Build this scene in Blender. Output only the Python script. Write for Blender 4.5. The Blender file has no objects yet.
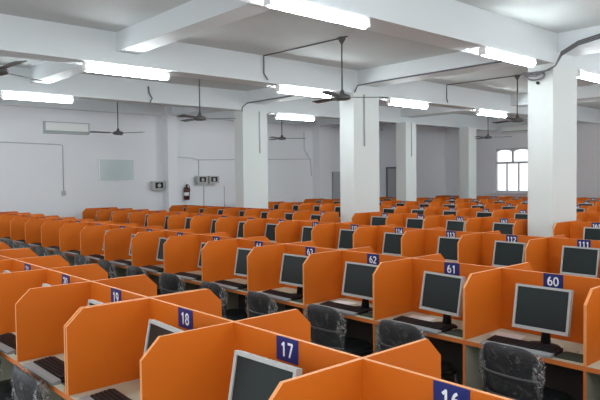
import bpy, bmesh, math, random
from mathutils import Vector, Matrix, Euler
random.seed(7)
C = bpy.context.scene.collection
W = 0.82            # width of one seat along a desk row, metres
HC = 1.875          # camera height
# ------------------------------------------------------------------ camera
f_px, yaw, pit, rol = 612.93, -0.8398, -0.0355, -0.0113
fw = Vector((math.sin(yaw)*math.cos(pit), math.cos(yaw)*math.cos(pit), math.sin(pit)))
rt = Vector((math.cos(yaw), -math.sin(yaw), 0)); up = rt.cross(fw)
r2 = rt*math.cos(rol)+up*math.sin(rol); u2 = -rt*math.sin(rol)+up*math.cos(rol)
cam = bpy.data.cameras.new('camera'); co = bpy.data.objects.new('camera', cam); C.objects.link(co)
cam.sensor_width = 36; cam.lens = 36*f_px/600; cam.clip_start = .05; cam.clip_end = 200
M = Matrix((r2, u2, -fw)).transposed().to_4x4(); M.translation = (0, 0, HC); co.matrix_world = M
bpy.context.scene.camera = co
vs = bpy.context.scene.view_settings
vs.view_transform = 'Standard'; vs.look = 'None'; vs.gamma = 1; vs.use_curve_mapping = False
vs.exposure = 0.22
bpy.context.scene.cycles.max_bounces = 10; bpy.context.scene.cycles.diffuse_bounces = 6
bpy.context.scene.cycles.transparent_max_bounces = 16
bpy.context.scene.cycles.sample_clamp_indirect = 6
# ------------------------------------------------------------------ world
WORLD = 1.35; TUBE = 44.0
w = bpy.data.worlds.new('sky'); bpy.context.scene.world = w; w.use_nodes = True
bg = w.node_tree.nodes['Background']; bg.inputs[0].default_value = (.93, .97, 1, 1); bg.inputs[1].default_value = WORLD

def P(x, y, z): return Vector((x*W, y*W, z*W+HC))
Z = lambda z: z*W+HC

# ------------------------------------------------------------------ materials
def mat(name, col, rough=.6, metal=0, noise=0, nscale=20, bump=0, bscale=200, spec=.4, coat=0):
    m = bpy.data.materials.new(name); m.use_nodes = True
    nt = m.node_tree; b = nt.nodes['Principled BSDF']
    b.inputs['Roughness'].default_value = rough; b.inputs['Metallic'].default_value = metal
    b.inputs['Specular IOR Level'].default_value = spec
    b.inputs['Coat Weight'].default_value = coat
    tc = nt.nodes.new('ShaderNodeTexCoord')
    n = nt.nodes.new('ShaderNodeTexNoise'); n.inputs['Scale'].default_value = nscale; n.inputs['Detail'].default_value = 3
    nt.links.new(tc.outputs['Object'], n.inputs['Vector'])
    mx = nt.nodes.new('ShaderNodeMix'); mx.data_type = 'RGBA'
    k = 1-noise
    mx.inputs[6].default_value = (col[0]*k, col[1]*k, col[2]*k, 1)
    k = 1+noise
    mx.inputs[7].default_value = (min(1, col[0]*k), min(1, col[1]*k), min(1, col[2]*k), 1)
    nt.links.new(n.outputs['Fac'], mx.inputs[0]); nt.links.new(mx.outputs[2], b.inputs['Base Color'])
    if bump:
        n2 = nt.nodes.new('ShaderNodeTexNoise'); n2.inputs['Scale'].default_value = bscale
        nt.links.new(tc.outputs['Object'], n2.inputs['Vector'])
        bp = nt.nodes.new('ShaderNodeBump'); bp.inputs['Strength'].default_value = bump; bp.inputs['Distance'].default_value = .01
        nt.links.new(n2.outputs['Fac'], bp.inputs['Height']); nt.links.new(bp.outputs[0], b.inputs['Normal'])
    return m
def emit(name, col, s):
    m = bpy.data.materials.new(name); m.use_nodes = True; b = m.node_tree.nodes['Principled BSDF']
    b.inputs['Base Color'].default_value = (*col, 1); b.inputs['Emission Color'].default_value = (*col, 1)
    b.inputs['Emission Strength'].default_value = s
    return m
def clear(name, fac, rough, bump):
    m = bpy.data.materials.new(name); m.use_nodes = True; nt = m.node_tree; nt.nodes.clear()
    o = nt.nodes.new('ShaderNodeOutputMaterial'); mx = nt.nodes.new('ShaderNodeMixShader')
    t = nt.nodes.new('ShaderNodeBsdfTransparent'); g = nt.nodes.new('ShaderNodeBsdfGlossy')
    g.inputs['Roughness'].default_value = rough; mx.inputs[0].default_value = fac
    nt.links.new(t.outputs[0], mx.inputs[1]); nt.links.new(g.outputs[0], mx.inputs[2]); nt.links.new(mx.outputs[0], o.inputs[0])
    if bump:
        tc = nt.nodes.new('ShaderNodeTexCoord'); n = nt.nodes.new('ShaderNodeTexNoise'); n.inputs['Scale'].default_value = 16; n.inputs['Detail'].default_value = 4
        n.inputs['Distortion'].default_value = 1.5
        nt.links.new(tc.outputs['Object'], n.inputs['Vector'])
        bp = nt.nodes.new('ShaderNodeBump'); bp.inputs['Strength'].default_value = bump; bp.inputs['Distance'].default_value = .05
        nt.links.new(n.outputs['Fac'], bp.inputs['Height']); nt.links.new(bp.outputs[0], g.inputs['Normal'])
        mr = nt.nodes.new('ShaderNodeMapRange'); mr.inputs[1].default_value = .5; mr.inputs[2].default_value = .68
        mr.inputs[3].default_value = fac*.25; mr.inputs[4].default_value = min(1, fac*2.6)
        nt.links.new(n.outputs['Fac'], mr.inputs[0]); nt.links.new(mr.outputs[0], mx.inputs[0])
    return m
wallm = mat('white_wall_paint', (.80, .81, .84), .7, noise=.03, nscale=.6, bump=.05, bscale=60)
colm = mat('column_paint', (.74, .78, .765), .6, noise=.02, nscale=.8, bump=.05, bscale=60)
beamm = mat('beam_paint', (.74, .78, .80), .6, noise=.03, nscale=.5, bump=.05, bscale=40)
slabm = mat('slab_paint', (.62, .65, .65), .75, noise=.05, nscale=.4, bump=.05, bscale=40)
floorm = mat('floor_tiles', (.20, .19, .18), .5, noise=.15, nscale=2)
orange = mat('orange_laminate', (.60, .134, .009), .5, noise=.04, nscale=2, spec=.22)
band = mat('pale_orange_edge_band', (.80, .32, .11), .5, noise=.03)
redband = mat('orange_desk_edge', (.62, .17, .035), .5, noise=.04)
beige = mat('beige_laminate', (.50, .49, .37), .45, noise=.04, nscale=8)
blue = mat('blue_sign_plate', (.010, .022, .15), .35, noise=.03)
white = mat('white_lettering', (.85, .87, .92), .5, noise=.01)
silver = mat('silver_plastic', (.45, .455, .44), .4, noise=.03)
black = mat('black_plastic', (.012, .013, .015), .5, noise=.1, spec=.25)
silver2 = mat('dull_silver_plastic', (.26, .27, .27), .4, noise=.05)
shade = mat('under_desk_shade', (.07, .062, .055), .6, noise=.1)  # modesty board coloured dark to paint in the shade below the desks
screenm = mat('dark_lcd_glass', (.010, .018, .018), .3, noise=.05, spec=.22)
leather = mat('black_leatherette', (.022, .024, .026), .38, noise=.2, nscale=12, bump=.3, bscale=40)
steel = mat('grey_steel_tube', (.12, .12, .125), .35, metal=.7, noise=.05)
wrap = clear('clear_plastic_wrap', .05, .25, .8)
bunch = clear('bunched_clear_plastic', .2, .3, .8)
glass = clear('window_glass', .06, .02, 0)
fanm = mat('grey_brown_fan_enamel', (.085, .085, .085), .4, noise=.08)
cablem = mat('grey_cable', (.15, .15, .16), .6, noise=.1)
pipem = mat('pale_conduit', (.48, .49, .51), .5, noise=.05)
acm = mat('white_appliance_plastic', (.84, .85, .84), .45, noise=.02)
acdark = mat('grey_vent_slot', (.36, .42, .39), .6, noise=.04)
redm = mat('dull_red_paint', (.08, .02, .02), .35, noise=.05)
boardm = mat('pale_glass_board', (.56, .64, .66), .15, noise=.02, spec=.6)
winm = mat('pale_window_paint', (.55, .56, .58), .5, noise=.03)
greyp = mat('grey_door_paint', (.42, .43, .45), .5, noise=.05)
padm = mat('green_black_mousepad', (.03, .045, .03), .8, noise=.1)
paperm = mat('white_paper', (.72, .72, .70), .6, noise=.02)
tubem = emit('lit_tube', (.88, .97, 1.0), TUBE)
purple = emit('violet_screen_glow', (.45, .22, .95), 1.4)

# ------------------------------------------------------------------ mesh building
class MB:
    def __init__(s): s.v = []; s.f = []; s.m = []; s.sm = []
    def face(s, idx, mi=0, smooth=False): s.f.append(idx); s.m.append(mi); s.sm.append(smooth)
    def box(s, x0, x1, y0, y1, z0, z1, mi=0, top=None, front=None, sides=None):
        b = len(s.v)
        s.v += [(x, y, z) for z in (z0, z1) for y in (y0, y1) for x in (x0, x1)]
        t = mi if top is None else top; fr = mi if front is None else front; sd = mi if sides is None else sides
        s.face([b, b+2, b+3, b+1], mi); s.face([b+4, b+5, b+7, b+6], t)
        s.face([b, b+1, b+5, b+4], fr); s.face([b+2, b+6, b+7, b+3], fr)
        s.face([b, b+4, b+6, b+2], sd); s.face([b+1, b+3, b+7, b+5], sd); return s
    def prism(s, poly, axis, a, b_, cap=0, side=0):
        n = len(poly); b = len(s.v)
        for d in (a, b_):
            for (p, q) in poly: s.v.append((d, p, q) if axis == 'x' else ((p, d, q) if axis == 'y' else (p, q, d)))
        s.face(list(range(b, b+n)), cap); s.face(list(range(b+n, b+2*n))[::-1], cap)
        for i in range(n): j = (i+1) % n; s.face([b+i, b+n+i, b+n+j, b+j], side)
        return s
    def tube(s, pts, r, n=8, mi=0):
        pts = [Vector(p) for p in pts]; b = len(s.v); rings = []
        for i, p in enumerate(pts):
            d = (pts[min(i+1, len(pts)-1)]-pts[max(i-1, 0)]).normalized()
            a = d.orthogonal().normalized() if i == 0 else (pa - d*pa.dot(d)).normalized()
            pa = a; c = d.cross(a); rr = r[i] if isinstance(r, (list, tuple)) else r
            rings.append(len(s.v)); s.v += [tuple(p+(a*math.cos(t)+c*math.sin(t))*rr) for t in [2*math.pi*k/n for k in range(n)]]
        for i in range(len(pts)-1):
            for k in range(n):
                l = (k+1) % n; s.face([rings[i]+k, rings[i]+l, rings[i+1]+l, rings[i+1]+k], mi, True)
        s.face([rings[0]+k for k in range(n)][::-1], mi); s.face([rings[-1]+k for k in range(n)], mi); return s
    def lathe(s, prof, n=20, c=(0, 0, 0), mi=0):
        return s.tube([(c[0], c[1], c[2]+z) for r, z in prof], [max(r, .0005) for r, z in prof], n, mi)
    def cushion(s, w, h, t, power=3.2, curve=0, mi=0, jit=0, seed=1, rings=(0, .35, .65, .86, .96, 1.0), top_round=True):
        """rounded upholstered pad in the XZ plane, thickness along Y"""
        rnd = random.Random(seed); n = 36; b = len(s.v); st = []
        for side in (-1, 1):
            for q in (rings if side < 0 else rings[::-1]):
                if q == 0: st.append((len(s.v), 1)); s.v.append((0, side*t/2*1.0+0, h/2)); continue
                st.append((len(s.v), n))
                th = t/2*(1-(q**6)*.95)
                for k in range(n):
                    a = 2*math.pi*k/n; ca, sa = math.cos(a), math.sin(a)
                    rr = (abs(ca)**power+abs(sa)**power)**(-1/power)
                    x = q*w/2*ca*rr; z = h/2+q*h/2*sa*rr
                    if top_round: x *= 1-.10*max(0, z/h-.35)
                    y = side*th-curve*(x/(w/2))**2
                    s.v.append((x+rnd.uniform(-jit, jit), y+rnd.uniform(-jit, jit)*1.3, z+rnd.uniform(-jit, jit)))
        for i in range(len(st)-1):
            (p, np_), (q, nq) = st[i], st[i+1]
            for k in range(n):
                l = (k+1) % n
                if np_ == 1: s.face([p, q+l, q+k], mi, True)
                elif nq == 1: s.face([p+k, p+l, q], mi, True)
                else: s.face([p+k, p+l, q+l, q+k], mi, True)
        return s
    def xf(s, mtx, start=0):
        s.v[start:] = [tuple(mtx @ Vector(p)) for p in s.v[start:]]; return s
    def mesh(s, name, mats):
        me = bpy.data.meshes.new(name); me.from_pydata(s.v, [], s.f)
        for m in (mats if isinstance(mats, (list, tuple)) else [mats]): me.materials.append(m)
        me.polygons.foreach_set('material_index', s.m); me.polygons.foreach_set('use_smooth', s.sm); me.update()
        bm = bmesh.new(); bm.from_mesh(me); bmesh.ops.recalc_face_normals(bm, faces=bm.faces); bm.to_mesh(me); bm.free()
        return me
def put(name, me, parent=None, loc=(0, 0, 0), rot=(0, 0, 0)):
    o = bpy.data.objects.new(name, me); C.objects.link(o); o.parent = parent; o.location = loc; o.rotation_euler = rot
    return o
def tag(o, label, cat, group=None, kind=None):
    if label: o['label'] = label
    if cat: o['category'] = cat
    if group: o['group'] = group
    if kind: o['kind'] = kind
    return o
def struct(name, mb, mats, label=None):
    o = put(name, mb.mesh(name, mats)); o['kind'] = 'structure'
    if label: o['label'] = label
    return o
def empty(name, loc, rz=0):
    o = bpy.data.objects.new(name, None); C.objects.link(o); o.location = loc; o.rotation_euler = (0, 0, rz); o.empty_display_size = .1
    return o
def copy_tree(o, parent=None):
    c = o.copy(); C.objects.link(c); c.parent = parent
    for ch in list(o.children): copy_tree(ch, c)
    return c
def wbox(x0, x1, y0, y1, z0, z1):   # box given in seat widths
    return MB().box(x0*W, x1*W, y0*W, y1*W, z0 if z0 == 0 else Z(z0), Z(z1))
ORD = ['first', 'second', 'third', 'fourth', 'fifth', 'sixth', 'seventh', 'eighth', 'ninth', 'tenth', 'eleventh', 'twelfth',
       'thirteenth', 'fourteenth', 'fifteenth', 'sixteenth', 'seventeenth', 'eighteenth', 'nineteenth', 'twentieth', 'twenty-first', 'twenty-second']

# ------------------------------------------------------------------ room shell
XL, XR, Y0, Y1, ZS, ZB, ZX = -18.9, 3.0, -3.5, 24.4, 2.52, 1.98, 2.19
struct('floor', MB().box(XL*W, XR*W, Y0*W, Y1*W, -.1, 0), floorm)
struct('ceiling', MB().box((XL-.3)*W, XR*W, Y0*W, (Y1+.3)*W, Z(ZS), Z(ZS)+.15), slabm)
struct('wall_left', MB().box((XL-.3)*W, XL*W, Y0*W, (Y1+.3)*W, -.1, Z(ZS)), wallm)
WX0, WX1, WZ0, WZ1 = -14.35, -10.95, -.70, 1.19
b = MB(); y0, y1 = Y1*W, (Y1+.3)*W
b.box(XL*W, WX0*W, y0, y1, 0, Z(ZS)); b.box(WX1*W, XR*W, y0, y1, 0, Z(ZS))
b.box(WX0*W, WX1*W, y0, y1, 0, Z(WZ0)); b.box(WX0*W, WX1*W, y0, y1, Z(WZ1), Z(ZS))
struct('wall_back', b, wallm)
struct('wall_partition', wbox(XL, -16.95, 22.0, Y1, 0, ZS), wallm)
YB = [(-5.57, -5.10), (-10.36, -9.90), (-14.70, -14.25), (-.77, -.30)]
for i, (a, c) in enumerate(YB):
    struct('trim_%d' % (i+1), wbox(a, c, Y0, Y1, ZB, ZS+.02), beamm, 'deep painted ceiling beam running away from the camera')
k = 5
for (ya, yb) in [(4.72, 5.10), (10.75, 11.4), (17.75, 18.35)]:
    xs = [XL] + [q for a, c in sorted(YB) for q in (a, c)] + [XR]
    for j in range(0, len(xs), 2):
        struct('trim_%d' % k, wbox(xs[j], xs[j+1], ya, yb, ZX, ZS+.02), beamm, 'shallow painted ceiling cross beam'); k += 1
struct('trim_%d' % k, wbox(XL, XL+.22, Y0, Y1, ZX, ZS+.02), beamm, 'beam along the left wall'); k += 1
# pilasters on the left wall
for (ya, yb) in [(10.58, 10.95), (17.7, 18.4)]:
    struct('trim_%d' % k, wbox(XL, XL+.42, ya, yb, 0, ZS), wallm, 'plastered pilaster on the left wall'); k += 1
# window: frame, mullions, panes
def window(n, x0, x1):
    r = empty('window_%d' % n, ((x0+x1)/2*W, Y1*W, Z(WZ0))); r['kind'] = 'structure'
    hw = (x1-x0)/2*W; H = (WZ1-WZ0)*W; t = .05; yy0, yy1 = .03, .09
    fr = MB(); fr.box(-hw, -hw+t, yy0, yy1, 0, H); fr.box(hw-t, hw, yy0, yy1, 0, H); fr.box(-hw+t, hw-t, yy0, yy1, 0, t); fr.box(-hw+t, hw-t, yy0, yy1, H-t, H)
    put('window_frame', fr.mesh('window_frame', winm), r)
    zt = H*.67; tr = MB().box(-hw+t, hw-t, yy0, yy1, zt-.035, zt+.035); put('transom', tr.mesh('transom', winm), r)
    for q in (-1/3., 1/3.):
        put('mullion', MB().box(q*hw-.02, q*hw+.02, yy0, yy1, t, zt-.035).mesh('mullion', winm), r)
    put('mullion', MB().box(-.03, .03, yy0, yy1, zt+.035, H-t).mesh('mullion', winm), r)
    pn = MB().box(-hw+t, hw-t, .055, .061, t, H-t); put('window_pane', pn.mesh('window_pane', glass), r)
    # arched heads of the two upper lights
    for s in (-1, 1):
        a = MB(); c0 = s*hw/2; ww = hw/2-.03
        poly = [(c0-ww, H-t)] + [(c0+ww*math.sin(q), H-t-.10*(1-math.cos(q))) for q in [(-1+2*i/10)*math.pi/2 for i in range(11)]] + [(c0+ww, H-t)]
        a.prism(poly, 'y', .05, .075); put('arched_head', a.mesh('arched_head', winm), r)
window(1, WX0, -12.72); window(2, -12.60, WX1)
struct('trim_%d' % k, MB().box(-12.72*W, -12.60*W, Y1*W, (Y1+.2)*W, Z(WZ0), Z(WZ1)), wallm, 'wall pier between the two windows'); k += 1
struct('trim_%d' % k, MB().box((WX0-.1)*W, (WX1+.1)*W, (Y1-.12)*W, Y1*W, Z(WZ0)-.06, Z(WZ0)), wallm, 'window sill'); k += 1
# columns
COLS = [(-5.57, -5.10, 10.6, 11.55), (-10.36, -9.90, 10.6, 11.5), (-14.66, -14.25, 10.6, 11.5), (-14.34, -13.89, 17.6, 18.2), (-14.18, -13.74, 21.4, 21.95), (-10.36, -9.90, 21.4, 21.95)]
for (a, c, ya, yb) in COLS:
    struct('trim_%d' % k, wbox(a, c, ya, yb, 0, ZB), colm, 'rectangular painted column standing among the desk rows'); k += 1

# ------------------------------------------------------------------ desk cubicles
DT, PT = .75, Z(-.826)       # desk top, panel top
AT, BT, ND = .4838*W, .593*W, .105*W
T = .018
def quad_panel(sides):       # divider outline in (y,z)
    f0, f1 = (-1, 1) if sides == 2 else (-1, 0)
    p = [(-BT, DT), (-BT, PT-ND), (-AT, PT)]
    p += [(AT, PT), (BT, PT-ND), (BT, DT)] if sides == 2 else [(T/2, PT), (T/2, DT)]
    return p
M_div = {s: MB().prism(quad_panel(s), 'x', -T/2, T/2, 0, 1).mesh('divider', [orange, band]) for s in (1, 2)}
M_back = MB().box(T/2, W-T/2, -T/2, T/2, DT, PT, 0, top=1).mesh('back_panel', [orange, band])
def support(s):
    b = MB(); b.box(-T/2, T/2, -BT+.004, (BT-.004 if s == 2 else T/2), 0, DT, 0); b.box(-T/2, T/2, -BT, -BT+.004, 0, DT, 1)
    if s == 2: b.box(-T/2, T/2, BT-.004, BT, 0, DT, 1)
    return b.mesh('side_support', [beige, redband])
M_sup = {s: support(s) for s in (1, 2)}
M_desk = MB().box(T/2, W-T/2, -BT, -T/2, DT-.03, DT, 0, front=1).mesh('desktop', [beige, redband])
M_deskb = MB().box(T/2, W-T/2, T/2, BT, DT-.03, DT, 0, front=1).mesh('desktop', [beige, redband])
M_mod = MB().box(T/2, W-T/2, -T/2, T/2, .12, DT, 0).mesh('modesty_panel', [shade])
SW, SH = .138, .103
M_sign = MB().box(-SW/2, SW/2, -.004, 0, -SH, 0).mesh('number_sign', [blue])
_dig = {}
def arc(cx, cy, rx, ry, a0, a1, n=12): return [(cx+rx*math.cos(math.radians(a0+(a1-a0)*i/n)), cy+ry*math.sin(math.radians(a0+(a1-a0)*i/n))) for i in range(n+1)]
GL = {'0': [arc(.3, .5, .24, .44, 90, 450, 24)],
      '1': [[(.12, .74), (.34, .94), (.34, .06)]],
      '2': [arc(.3, .70, .23, .24, 165, -30, 12)+[(.08, .06), (.54, .06)]],
      '3': [arc(.28, .72, .22, .22, 150, -80, 12)+arc(.28, .28, .25, .23, 80, -150, 12)],
      '4': [[(.42, .06), (.42, .94), (.05, .32), (.56, .32)]],
      '5': [[(.50, .94), (.14, .94), (.10, .54)]+arc(.28, .34, .24, .27, 120, -150, 12)],
      '6': [arc(.42, .42, .34, .52, 100, 178, 8)+arc(.30, .32, .22, .26, 180, 540, 20)],
      '7': [[(.06, .94), (.54, .94), (.24, .06)]],
      '8': [arc(.3, .72, .19, .21, 90, 450, 18), arc(.3, .29, .23, .24, 90, 450, 18)],
      '9': [arc(.18, .58, .34, .52, -80, -2, 8)+arc(.30, .68, .22, .26, 0, 360, 20)]}
def digits(txt):
    """white numerals of a sign: flat strokes, joined round"""
    if txt in _dig: return _dig[txt]
    b = MB(); hgt = .062; th = .0052; adv = .68; x0 = -adv*len(txt)/2+.04
    for k, ch in enumerate(txt):
        for li, pl in enumerate(GL[ch]):
            pts = [((x0+k*adv+p[0])*hgt*(1 if len(txt) < 3 else .92), (p[1]-.5)*hgt) for p in pl]
            for i in range(len(pts)-1):
                (xa, za), (xb, zb) = pts[i], pts[i+1]; dx, dz = xb-xa, zb-za; L = math.hypot(dx, dz) or 1
                nx, nz = -dz/L*th, dx/L*th; y = -.0006-.00002*(i % 3); v = len(b.v)
                b.v += [(xa+nx, y, za+nz), (xb+nx, y, zb+nz), (xb-nx, y, zb-nz), (xa-nx, y, za-nz)]; b.face([v, v+1, v+2, v+3])
                v = len(b.v); b.v += [(xb+th*math.cos(t), y-.00001, zb+th*math.sin(t)) for t in [q*math.pi/4 for q in range(8)]]; b.face(list(range(v, v+8)))
    me = b.mesh('sign_digits', [white]); _dig[txt] = me; return me

# monitor prototype meshes (origin at the foot on the desk, screen looks to -Y)
mw, mh = .376, .292
def mk_housing():
    b = MB(); zc = .105
    o = [(-mw/2, -mh/2), (mw/2, -mh/2), (mw/2, mh/2), (-mw/2, mh/2)]
    t = .016
    b.box(-mw/2, mw/2, -.02, .012, -mh/2, -mh/2+t+.006); b.box(-mw/2, mw/2, -.02, .012, mh/2-t, mh/2)
    b.box(-mw/2, -mw/2+t, -.02, .012, -mh/2+t+.006, mh/2-t); b.box(mw/2-t, mw/2, -.02, .012, -mh/2+t+.006, mh/2-t)
    b.box(-mw/2+.01, mw/2-.01, .0, .025, -mh/2+.01, mh/2-.01)
    b.prism([(-.13, -.10), (.13, -.10), (.13, .10), (-.13, .10)], 'y', .025, .05)
    return b
def place_head(b, tilt=math.radians(-11)):
    return b.xf(Matrix.Translation((0, 0, .105+mh/2)) @ Matrix.Rotation(tilt, 4, 'X'))
M_house = place_head(mk_housing()).mesh('housing', [silver])
M_screen = place_head(MB().box(-mw/2+.016, mw/2-.016, -.0125, -.002, -mh/2+.022, mh/2-.016)).mesh('screen', [screenm])
M_screenp = place_head(MB().box(-mw/2+.016, mw/2-.016, -.0125, -.002, -mh/2+.022, mh/2-.016)).mesh('screen', [purple])
b = MB(); b.tube([(0, .05, .006), (0, .055, .09), (0, .045, .2)], [.035, .028, .03], 10); M_neck = b.mesh('neck', [black])
b = MB(); st = len(b.v); b.lathe([(.115, 0), (.12, .006), (.11, .014), (.03, .02)], 24); b.xf(Matrix.Diagonal((.9, .55, 1, 1)), st); b.xf(Matrix.Translation((0, .03, 0)), st)
M_foot = b.mesh('foot', [black])
mon = empty('computer_monitor', (0, 0, 0))
h_ = put('housing', M_house, mon); put('screen', M_screen, mon); put('neck', M_neck, mon); put('foot', M_foot, mon)
h_['label'] = 'silver grey bezel and casing'
# keyboard
KS = Matrix.Diagonal((1.05, 1.0, 1.25, 1))
b = MB()
b.prism([(-.095, 0), (.085, 0), (.085, .022), (-.055, .012), (-.095, .006)], 'x', -.225, .225); b.xf(KS); M_kb = b.mesh('keyboard_body', [black])
b = MB(); b.prism([(-.104, .0), (-.052, .0), (-.052, .0175), (-.09, .014), (-.104, .010)], 'x', -.228, .228); b.xf(KS); M_rest = b.mesh('palm_rest', [silver2])
b = MB()
for r in range(5):
    y = -.036+r*.0225; z = .0135+(y+.055)*.0715
    x = -.21
    for c in range(20):
        if c in (15, 17) and r != 9: x += .004
        b.box(x, x+.0175, y-.009, y+.009, z, z+.007); x += .0205
b.xf(KS); M_keys = b.mesh('keys', [black])
kbd = empty('keyboard', (0, 0, 0)); put('keyboard_body', M_kb, kbd); put('keys', M_keys, kbd); p_ = put('palm_rest', M_rest, kbd); p_['label'] = 'silver palm rest'
# mouse and pad
b = MB(); prof = [(.001, 0), (.9, .0), (1, .3), (.85, .7), (.5, .95), (.02, 1.0)]
b.lathe(prof, 18); b.xf(Matrix.Diagonal((.03, .052, .032, 1))); M_mouse = b.mesh('mouse_body', [black])
M_wheel = MB().tube([(-.004, .028, .026), (.004, .028, .026)], .007, 10).mesh('scroll_wheel', [silver])
mou = empty('computer_mouse', (0, 0, 0)); put('mouse_body', M_mouse, mou); put('scroll_wheel', M_wheel, mou)
M_pad = MB().prism([(-.08, -.085), (.08, -.085), (.09, -.075), (.09, .075), (.08, .085), (-.08, .085), (-.09, .075), (-.09, -.075)], 'z', 0, .004).mesh('mouse_pad', [padm])
# chair: origin on the floor below the seat centre, sitter looks to +Y
b = MB(); b.cushion(.42, .36, .055, 4.2, curve=-.035); b.xf(Matrix.Translation((0, -.228, .475)) @ Matrix.Rotation(math.radians(8), 4, 'X')); M_cb = b.mesh('backrest', [leather])
b = MB(); b.cushion(.43, .43, .07, 5, top_round=False); b.xf(Matrix.Translation((0, .215, .45)) @ Matrix.Rotation(math.radians(90), 4, 'X')); M_cs = b.mesh('seat', [leather])
b = MB()
for s in (-1, 1): b.tube([(s*.19, -.17, .40), (s*.195, -.20, .46), (s*.19, -.222, .56), (s*.165, -.246, .70)], .011, 8)

for zz in (.50, .64):
    yo = -.262-(zz-.5)*.14
    b.tube([(-.205, yo+.045, zz), (-.1, yo+.006, zz), (0, yo, zz), (.1, yo+.006, zz), (.205, yo+.045, zz)], .009, 8)
M_cf = b.mesh('back_frame', [steel])
b = MB()
for s in (-1, 1): b.tube([(s*.195, -.18, .405), (s*.195, .18, .405)], .011, 8)
b.tube([(-.195, .16, .405), (.195, .16, .405)], .010, 8); b.tube([(-.195, -.16, .405), (.195, -.16, .405)], .010, 8); M_cq = b.mesh('seat_frame', [steel])
def leg(sx, sy):
    return MB().tube([(sx*.195, sy*.165, .405), (sx*.215, sy*.20, .20), (sx*.23, sy*.225, 0.0)], .0115, 8).mesh('leg', [steel])
b = MB(); b.cushion(.44, .385, .08, 3.8, curve=-.035, jit=.006, seed=3); b.xf(Matrix.Translation((0, -.228, .462)) @ Matrix.Rotation(math.radians(8), 4, 'X')); M_wr = b.mesh('plastic_cover', [wrap])
def bunched(q, sd):
    b = MB(); b.cushion(.06, .24, .07, 2.5, jit=.010, seed=sd, top_round=False); b.xf(Matrix.Translation((q*.19, -.225, .56)))
    return b.mesh('bunched_plastic', [bunch])
chair = empty('visitor_chair', (0, 0, 0))
put('backrest', M_cb, chair); put('seat', M_cs, chair); put('back_frame', M_cf, chair); put('seat_frame', M_cq, chair)
for sx in (-1, 1):
    for sy in (-1, 1): put('leg', leg(sx, sy), chair)
c_ = put('plastic_cover', M_wr, chair); c_['label'] = 'wrinkled clear plastic wrapping over the backrest'
put('bunched_plastic', bunched(-1, 5), chair); put('bunched_plastic', bunched(1, 6), chair)

used = {'computer_monitor': 0, 'keyboard': 0, 'computer_mouse': 0, 'visitor_chair': 0}
protos = {'computer_monitor': mon, 'keyboard': kbd, 'computer_mouse': mou, 'visitor_chair': chair}
def inst(name, loc, rz, label, cat, group):
    o = protos[name] if not used[name] else copy_tree(protos[name]); used[name] = 1
    o.location = loc; o.rotation_euler = (0, 0, rz); return tag(o, label, cat, group)
def simple(name, me, loc, rz, label, cat, group=None):
    return tag(put(name, me, None, loc, (0, 0, rz)), label, cat, group)

ONES = 'zero one two three four five six seven eight nine ten eleven twelve thirteen fourteen fifteen sixteen seventeen eighteen nineteen'.split()
TENS = 'x x twenty thirty forty fifty sixty seventy eighty ninety'.split()
def spell(n):
    if n >= 100: return 'one hundred' + (' ' + spell(n-100) if n > 100 else '')
    if n < 20: return ONES[n]
    return TENS[n//10] + ('-' + ONES[n % 10] if n % 10 else '')
def cubicle(xl, y, num, where, group, sides=2, end=False, double=False, tall=True):
    r = empty('desk_cubicle', (xl*W, y*W, 0)); tag(r, None, 'cubicle', group)
    r['label'] = where
    put('divider', M_div[sides], r); put('side_support', M_sup[sides], r)
    if double: put('divider', M_div[sides], r, (-.026, 0, 0))
    if end:
        put('divider', M_div[sides], r, (W, 0, 0)); put('side_support', M_sup[sides], r, (W, 0, 0))
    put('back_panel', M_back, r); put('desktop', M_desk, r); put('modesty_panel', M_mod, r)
    if sides == 2: put('desktop', M_deskb, r)
    s = put('number_sign', M_sign, r, (.487*W, -T/2, PT-.001)); s['label'] = 'blue plate with white number %s' % num
    put('sign_digits', digits(num), s, (0, -.0046, -SH/2))
    return r
MON = {17: (.04, .05), 18: (.08, -.05), 60: (.05, .02), 61: (.10, -.10), 62: (.10, 0), 63: (.08, .03), 64: (.18, .08), 65: (.24, -.15), 66: (.12, 0),
       112: (.13, -.05), 111: (.08, -.02), 113: (.22, .05), 114: (.16, -.03), 115: (.16, 0), 116: (.22, .1), 117: (.12, 0), 118: (.2, 0), 119: (.2, 0)}
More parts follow.
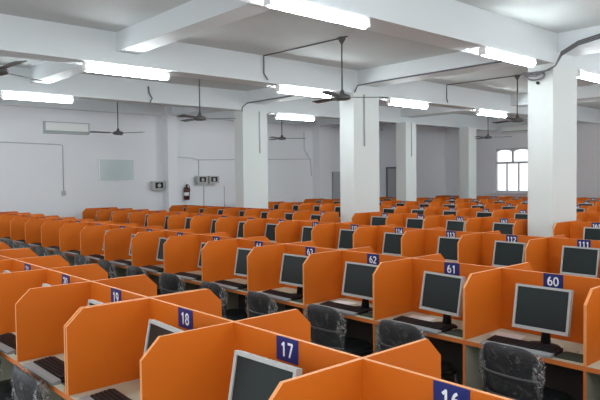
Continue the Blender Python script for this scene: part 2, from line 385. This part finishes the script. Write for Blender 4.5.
def kit(num, xl, y, row, rowname, name_of_place, rr):
    """what stands on and beside one cubicle"""
    xc = xl+.5
    hide = row >= 2
    dz = DT
    rz = rr.uniform(-.10, .10)
    mx = xc+(.22 if (row == 1 and xc < -8) else .13)+rr.uniform(-.05, .05)
    my = y-.33 if row else y-.22
    if num in MON: mx, rz = xc+MON[num][0], MON[num][1]
    inst('computer_monitor', (mx*W, my*W, dz), rz, 'black-screened silver-framed monitor '+name_of_place, 'monitor', 'monitors in the %s desk row' % rowname)
    if row == 4 and abs(xl+6.885) < .05:
        vm = [o for o in bpy.data.objects if o.get('label', '').endswith('monitor '+name_of_place)][0]
        vm['label'] = 'monitor lit violet '+name_of_place
        for ch in vm.children:
            if ch.name.startswith('screen'): ch.data = M_screenp; ch['label'] = 'glowing violet screen'
    if row <= 1:
        kz = rr.uniform(-.05, .05)
        inst('keyboard', ((xc-.05)*W, (y-.475)*W, dz), kz, 'black keyboard with silver front edge on desk '+name_of_place, 'keyboard', 'keyboards in the %s desk row' % rowname)
        simple('mouse_pad', M_pad, ((xc+.355)*W, (y-.43)*W, dz), rr.uniform(-.1, .1), 'dark green mouse pad on desk '+name_of_place, 'mouse pad', 'mouse pads in the %s desk row' % rowname)
        inst('computer_mouse', ((xc+.35)*W, (y-.42)*W, dz+.004), rr.uniform(-.3, .3), 'black mouse on its pad '+name_of_place, 'mouse', 'mice in the %s desk row' % rowname)
        inst('visitor_chair', ((xc+(-.01 if row else .02)+rr.uniform(-.04, .04))*W, (y-(.48 if row else .40))*W, 0), rr.uniform(-.10, .10), 'plastic-wrapped black chair at the desk '+name_of_place, 'chair', 'wrapped chairs along the %s desk row' % rowname)

rr = random.Random(11)
OFF = -1.885
rows = [(0, 2.063, -7, 2), (1, 5.01, -15, 2), (2, 7.93, -15, 3), (4, 13.86, -15, 3), (5, 16.81, -15, 2), (6, 19.76, -15, 2), (7, 22.7, -13, 1)]
start_num = {0: 17, 1: 60, 2: 110, 3: 160, 4: 210, 5: 260, 6: 310, 7: 360}
def row_seats(row):
    """list of (x_left, y, number, sides, endflag)"""
    out = []
    if row == 3:
        n = start_num[3]; y = 10.91
        for x in [1.05, .05, -.95, -1.95, -2.95, -3.95, -4.95]: out.append((x, y, n-5+len(out), 2, x == 1.05))
        for x in [-6.70, -7.70, -8.70, -9.72]: out.append((x, y, n-5+len(out), 2, x in (-6.70,)))
        for x in [-11.40, -12.40, -13.40, -14.40, -15.40, -16.40, -17.40]: out.append((x, 10.56, n-5+len(out), 1, x == -11.40))
        return out
    r, y, a, c = [q for q in rows if q[0] == row][0]
    for i, kx in enumerate(range(c, a-1, -1)):
        xr = OFF+kx; out.append((xr-1, y, start_num[row]-kx, 2, i == 0))
    return out
for row in range(8):
    seats = row_seats(row); nm = ORD[row]
    n = len(seats)
    for i, (x, y, num, sides, end) in enumerate(seats):
        if row <= 2: pl = 'with blue sign reading ' + spell(num); inn = 'in cubicle signed ' + spell(num)
        else:
            pl = '%s from the left end of the %s row' % (ORD[n-1-i], nm); inn = 'in cubicle %s' % pl
        kx = round(x-OFF+1)
        cubicle(x, y, str(num), ('double-sided' if sides == 2 else 'single-sided') + ' orange desk cubicle '+pl, 'orange desk cubicles of the %s row' % nm, sides, end,
                double=(row == 0 and num in (18, 22)) )
        kit(num, x, y, row, nm, inn, rr)
# white sheets lying behind the keyboards
M_sheet = MB().box(-.105, .105, -.07, .07, 0, .003).mesh('paper_sheet', [paperm])
for (x, num) in ((-2.70, 60), (-3.62, 61), (-4.66, 62)):
    simple('paper_sheet', M_sheet, (x*W, 4.80*W, DT), .15, 'white paper sheet behind the keyboard in cubicle ' + spell(num), 'paper', 'paper sheets on the second row')

# ------------------------------------------------------------------ tube lights on the beams
LT = 1.27
M_base = MB().box(-.045, .045, -LT/2, LT/2, .02, .055).mesh('fitting_body', [acm])
M_tube = MB().tube([(0, -LT/2+.02, -.02), (0, LT/2-.02, -.02)], .055, 16).mesh('lit_tube', [tubem])
M_cap = MB().box(-.045, .045, -.02, .02, -.06, .055).mesh('end_cap', [acm])
tube0 = empty('tube_light', (0, 0, 0)); put('fitting_body', M_base, tube0); put('lit_tube', M_tube, tube0)
for s in (-1, 1): put('end_cap', M_cap, tube0, (0, s*LT/2, 0))
beamname = {0: 'nearest visible long beam', 1: 'middle long beam', 2: 'farthest long beam', 3: 'long beam above the camera, added unseen for fill light'}
TL = [(0, 4.98), (0, 9.2), (0, 12.5), (0, 16.9), (1, 5.0), (1, 9.2), (1, 12.84), (1, 16.9), (1, 20.7), (2, 4.94), (2, 12.73), (3, 1.0), (3, 4.9), (3, 9.2), (3, 12.5), (3, 16.9), (3, 20.7), (0, 1.0), (0, 20.7)]
TX = [-5.16, -10.05, -14.38, -.36]
cnt = {}
protos['tube_light'] = tube0; used['tube_light'] = 0
for bi, y in sorted(TL):
    cnt[bi] = cnt.get(bi, -1)+1
    inst('tube_light', (TX[bi]*W, y*W, Z(ZB)-(.055 if bi != 0 else .04)), 0, 'lit white tube light, %s on the %s' % (ORD[cnt[bi]], beamname[bi]), 'light', 'tube lights on the ceiling beams')
# ------------------------------------------------------------------ ceiling fans
b = MB(); b.lathe([(.06, 0), (.055, -.03), (.03, -.07), (.012, -.10)], 16); b.box(-.11, .11, -.02, .02, -.012, 0); M_can = b.mesh('ceiling_canopy', [fanm])
def rod(d): return MB().tube([(0, 0, -.05), (0, 0, -d+.08)], .012, 8).mesh('down_rod', [fanm])
M_mot = MB().lathe([(.02, .11), (.035, .07), (.045, .045), (.11, .03), (.13, .0), (.12, -.03), (.07, -.045), (.01, -.05)], 24).mesh('motor', [fanm])
def blade():
    b = MB(); P_ = [(.11, -.02), (.18, -.02), (.22, -.055), (.68, -.062), (.695, -.05), (.695, .05), (.68, .06), (.22, .05), (.18, .02), (.11, .02)]
    b.prism(P_, 'z', -.004, .004); b.xf(Matrix.Rotation(math.radians(10), 4, 'X')); return b.mesh('blade', [fanm])
M_bl = blade()
def fan(x, y, zb, a0, label):
    r = empty('ceiling_fan', (x*W, y*W, Z(ZS))); tag(r, label, 'fan', 'ceiling fans')
    d = (ZS-zb)*W
    put('ceiling_canopy', M_can, r); put('down_rod', rod(d), r); put('motor', M_mot, r, (0, 0, -d))
    for k in range(3): put('blade', M_bl, r, (0, 0, -d), (0, 0, a0+k*2*math.pi/3))
fan(-7.75, 8.0, 1.45, .92, 'dark ceiling fan hanging in front of the second column')
fan(-7.85, 14.4, 1.40, .75, 'dark ceiling fan left of the thick right-hand column')
fan(-12.45, 8.0, 1.45, 1.0, 'dark ceiling fan above and left of the third column')
fan(-16.9, 8.05, 1.38, .55, 'dark ceiling fan over the pale board on the left wall')
fan(-12.4, 20.6, 1.45, .55, 'small far ceiling fan near the back windows')
fan(-17.0, 14.4, 1.45, .9, 'small far ceiling fan between the second and third columns')
fan(-8.35, 2.35, 1.40, .06, 'dark ceiling fan cut off by the left edge of the picture')

# ------------------------------------------------------------------ wall fittings
def part(name, mb, mats, root, loc=(0, 0, 0)): return put(name, mb.mesh(name, mats), root, loc)
XW = XL*W
sc = 18.9/18.5
# air conditioner on left wall
def ac(name, loc, rz, L, H, label):
    r = empty(name, loc, rz); tag(r, label, 'air conditioner')
    D = .2
    part('casing', MB().prism([(-D, .02), (-D, H*.75), (-D+.03, H), (0, H), (0, 0), (-D+.04, 0)], 'x', -L/2, L/2, 0, 0), [acm], r)
    part('air_outlet', MB().box(-L/2+.04, L/2-.04, -D-.004, -D+.01, .03, .03+H*.16), [acdark], r)
    part('intake_grille', MB().box(-L/2+.03, L/2-.03, -D+.02, -.02, H-.001, H+.004), [acdark], r)
    return r
r = empty('wall_air_conditioner', (XW, 7.30*W, Z(1.44)), math.pi/2); tag(r, 'long white air conditioner with green-grey frame high on the left wall', 'air conditioner')
L = 1.13; H = .29
b = MB(); t = .022
b.box(-L/2, L/2, -.12, 0, 0, t); b.box(-L/2, L/2, -.12, 0, H-t, H); b.box(-L/2, -L/2+t, -.12, 0, t, H-t); b.box(L/2-t, L/2, -.12, 0, t, H-t)
part('outer_frame', b, [pipem], r)
part('front_panel', MB().box(-L/2+t, L/2-t, -.10, 0, t+.05, H-t), [acm], r)
part('air_outlet', MB().box(-L/2+t, L/2-t, -.07, 0, t, t+.05), [acdark], r)
ac('split_air_conditioner', (-13.0*W, Y1*W, Z(1.82)), 0, 1.5, .27, 'white split air conditioner above the back windows')
# glass board
r = empty('notice_board', (XW, 8.92*W, Z(-.03)), math.pi/2); tag(r, 'pale framed glass board on the left wall', 'board')
bw, bh = 1.02, .60
part('board_panel', MB().box(-bw/2, bw/2, -.02, 0, 0, bh), [boardm], r)
b = MB(); t = .028
b.box(-bw/2, -bw/2+t*1.3, -.035, -.02, 0, bh); b.box(bw/2-t*1.3, bw/2, -.035, -.02, 0, bh); b.box(-bw/2+t*1.3, bw/2-t*1.3, -.03, -.02, 0, t*.7); b.box(-bw/2+t*1.3, bw/2-t*1.3, -.03, -.02, bh-t*.7, bh)
part('board_frame', b, [acm], r)
# extinguisher
r = empty('fire_extinguisher', (XW+.09, 11.48*W, Z(-.72)), 0); tag(r, 'dark red fire extinguisher hung on the left wall', 'fire extinguisher')
part('cylinder', MB().lathe([(.06, 0), (.085, .02), (.085, .30), (.07, .35), (.03, .38), (.02, .40)], 20), [redm], r)
part('valve', MB().lathe([(.02, .39), (.03, .41), (.025, .44)], 12).box(-.01, .09, -.012, .012, .43, .45), [black], r)
part('hose', MB().tube([(.02, 0, .42), (.09, .03, .40), (.12, .03, .28), (.10, .02, .12)], .011, 8), [black], r)
part('name_band', MB().tube([(0, 0, .12), (0, 0, .22)], .0865, 20), [acm], r)
part('wall_bracket', MB().box(-.09, -.07, -.03, .03, .05, .34), [black], r)
# wall mounted box fans / speakers
def wallbox(x, y, z, label, s=1.0, rz=math.pi/2):
    r = empty('wall_speaker', (x, y, z), rz); tag(r, label, 'speaker', 'wall boxes by the third column')
    part('casing', MB().box(-.17*s, .17*s, -.20, -.05, 0, .22*s), [silver], r)
    part('grille', MB().box(-.11*s, .11*s, -.206, -.2, .05, .19*s), [black], r)
    part('emblem', MB().lathe([(.05*s, 0), (.045*s, .004)], 16).xf(Matrix.Translation((0, -.206, .11*s)) @ Matrix.Rotation(math.pi/2, 4, 'X')), [silver], r)
    part('bracket', MB().box(-.02, .02, -.05, 0, .05, .15), [black], r)
wallbox(XW, 10.33*W, Z(-.34), 'dark square box on the left wall beside the pilaster', 1.1)
wallbox(XW, 12.07*W, Z(-.15), 'grey box on the left wall above the extinguisher, left of its twin', 1.0)
wallbox(XW, 12.56*W, Z(-.15), 'grey box on the left wall, beside the third column', 1.0)
# conduits and cables
def pipe(name, pts, r, m, label, cat='conduit', group=None):
    o = put(name, MB().tube(pts, r, 6).mesh(name, [m])); return tag(o, label, cat, group)
def WP(y, z, off=.012): return (XW+off, y*W, Z(z))
pipe('wall_conduit', [WP(5.0, 1.14), WP(6.0, 1.13), WP(7.12, 1.11), WP(7.18, 1.08), WP(7.18, -.3)], .012, pipem, 'pale conduit bent down the left wall below the air conditioner')
part_o = put('switch_box', MB().box(0, .03, -.05, .05, -.06, .06).mesh('switch_box', [silver]), None, (XW, 7.18*W, Z(-.38))); tag(part_o, 'small grey switch box on the left wall', 'switch')
pipe('wall_conduit', [WP(11.1, 2.1), WP(11.1, .86), WP(11.2, .79), WP(11.8, .76), WP(12.0, .70), WP(15, .76)], .011, pipem, 'pale conduit running round the extinguisher bay')
pipe('wall_conduit', [WP(12.05, .69), WP(12.05, .13)], .011, pipem, 'short conduit dropping to the two grey boxes')
pipe('wall_conduit', [WP(12.25, -.24), WP(12.25, -1.3)], .014, pipem, 'vertical conduit below the left grey box')
pipe('wall_conduit', [WP(13.15, -.26), WP(13.15, -1.3)], .014, pipem, 'vertical conduit below the right grey box')
pipe('wall_conduit', [WP(15.2, .76), WP(17.6, .80)], .011, pipem, 'pale conduit left of the second column')
pipe('wall_conduit', [WP(17.2, 1.9), WP(17.2, 1.2), WP(17.55, .75), WP(17.6, .1)], .012, pipem, 'grey cable dropping to the grey cabinet')
r = empty('wall_cabinet', (XW+.3*W, 18.78*W, 0), math.pi/2); tag(r, 'tall grey electric cabinet on the far left wall', 'cabinet')
part('cabinet_body', MB().box(-.26, .26, -.10, 0, .5, Z(.26)), [greyp], r); part('cabinet_door', MB().box(-.23, .23, -.115, -.10, .55, Z(.26)-.05), [greyp], r)
r = empty('panel_door', (-17.9*W, 22.0*W, 0), 0); r.name = 'door_1'; r['kind'] = 'structure'
part('door_leaf', MB().box(-.42, .42, -.03, 0, 0, 2.2), [greyp], r); part('door_frame', MB().box(-.48, -.42, -.05, 0, 0, 2.26).box(.42, .48, -.05, 0, 0, 2.26).box(-.42, .42, -.05, 0, 2.2, 2.26), [cablem], r)
part('door_handle', MB().tube([(.32, -.07, 1.0), (.32, -.07, 1.15)], .012, 6).box(.31, .33, -.07, -.03, 1.0, 1.02).box(.31, .33, -.07, -.03, 1.13, 1.15), [silver], r)
# ceiling cables
zc = ZS-.01
pipe('ceiling_cable', [P(-7.75, 8.0, zc), P(-9.0, 7.95, zc), P(-9.87, 7.9, zc), P(-9.87, 7.9, ZS-.05), P(-9.87, 7.9, 2.15), P(-9.87, 8.0, 2.03)], .012, cablem, 'cable from the nearest fan to the middle beam', 'cable')
pipe('ceiling_cable', [P(-7.85, 14.4, zc), P(-9.0, 14.35, zc), P(-9.87, 14.3, zc), P(-9.87, 14.3, 2.15), P(-9.87, 14.35, 2.03)], .012, cablem, 'cable from the fan left of the thick column', 'cable')
pipe('ceiling_cable', [P(-5.6, 10.73, ZX-.01), P(-7.5, 10.73, ZX-.01), P(-9.4, 10.73, ZX-.01), P(-9.86, 10.7, ZX-.03), P(-9.86, 10.6, 2.0)], .014, cablem, 'long cable under the cross beam between the two nearer columns', 'cable')
pipe('ceiling_cable', [P(-10.4, 10.73, ZX-.01), P(-12.2, 10.73, ZX-.01), P(-14.2, 10.73, ZX-.01), P(-14.23, 10.58, 2.05), P(-14.22, 10.56, 1.93)], .014, cablem, 'cable under the cross beam toward the third column', 'cable')
pipe('column_conduit', [P(-9.88, 10.95, 1.97), P(-9.88, 10.95, .75)], .014, pipem, 'thin conduit down the side of the second column')
pipe('column_conduit', [P(-14.23, 11.2, 1.97), P(-14.23, 11.2, .75)], .014, pipem, 'thin conduit down the side of the third column')
pipe('column_conduit', [P(-13.87, 17.9, 1.97), P(-13.87, 17.9, .75)], .014, pipem, 'thin conduit down the side of the fourth column')
pipe('beam_cable', [P(-14.22, 7.62, 2.38), P(-14.22, 7.64, 2.2), P(-14.22, 7.72, 2.08), P(-14.22, 7.66, 1.98)], .014, cablem, 'short loose cable hanging on the farthest beam', 'cable')
# cable bundle at the head of the near column
rng = random.Random(4)
for q in range(3):
    o = .03*q
    pts = [P(-5.62+.02*q, 10.50, 1.86-.03*q), P(-5.35, 10.47, 1.83-o), P(-5.12, 10.5, 1.85+o*.3), P(-5.05, 10.58, 1.92), P(-4.98, 10.66, 2.1+o), P(-4.7, 10.68, 2.24+o), P(-4.2, 10.66, 2.31+o), P(-3.0, 10.66, 2.34+o*.6), P(-1.0, 10.66, 2.34+o*.4)]
    pipe('cable_bundle', pts, .011, cablem, ('lowest', 'middle', 'uppermost')[q]+' dark cable of the bundle over the thick right-hand column', 'cable', 'cables at the right-hand column head')
pipe('cable_coil', [P(-5.38+.16*math.cos(t), 10.53, 1.78+.07*math.sin(t)) for t in [i*math.pi*2/14 for i in range(15)]], .012, cablem, 'loose loop of cable on the thick right-hand column', 'cable')
o = put('wall_hook', MB().tube([(0, 0, 0), (0, -.035, 0)], .022, 12).mesh('wall_hook', [black]), None, P(-5.37, 10.6, 1.66)); tag(o, 'small dark knob near the top of the thick right-hand column', 'knob')
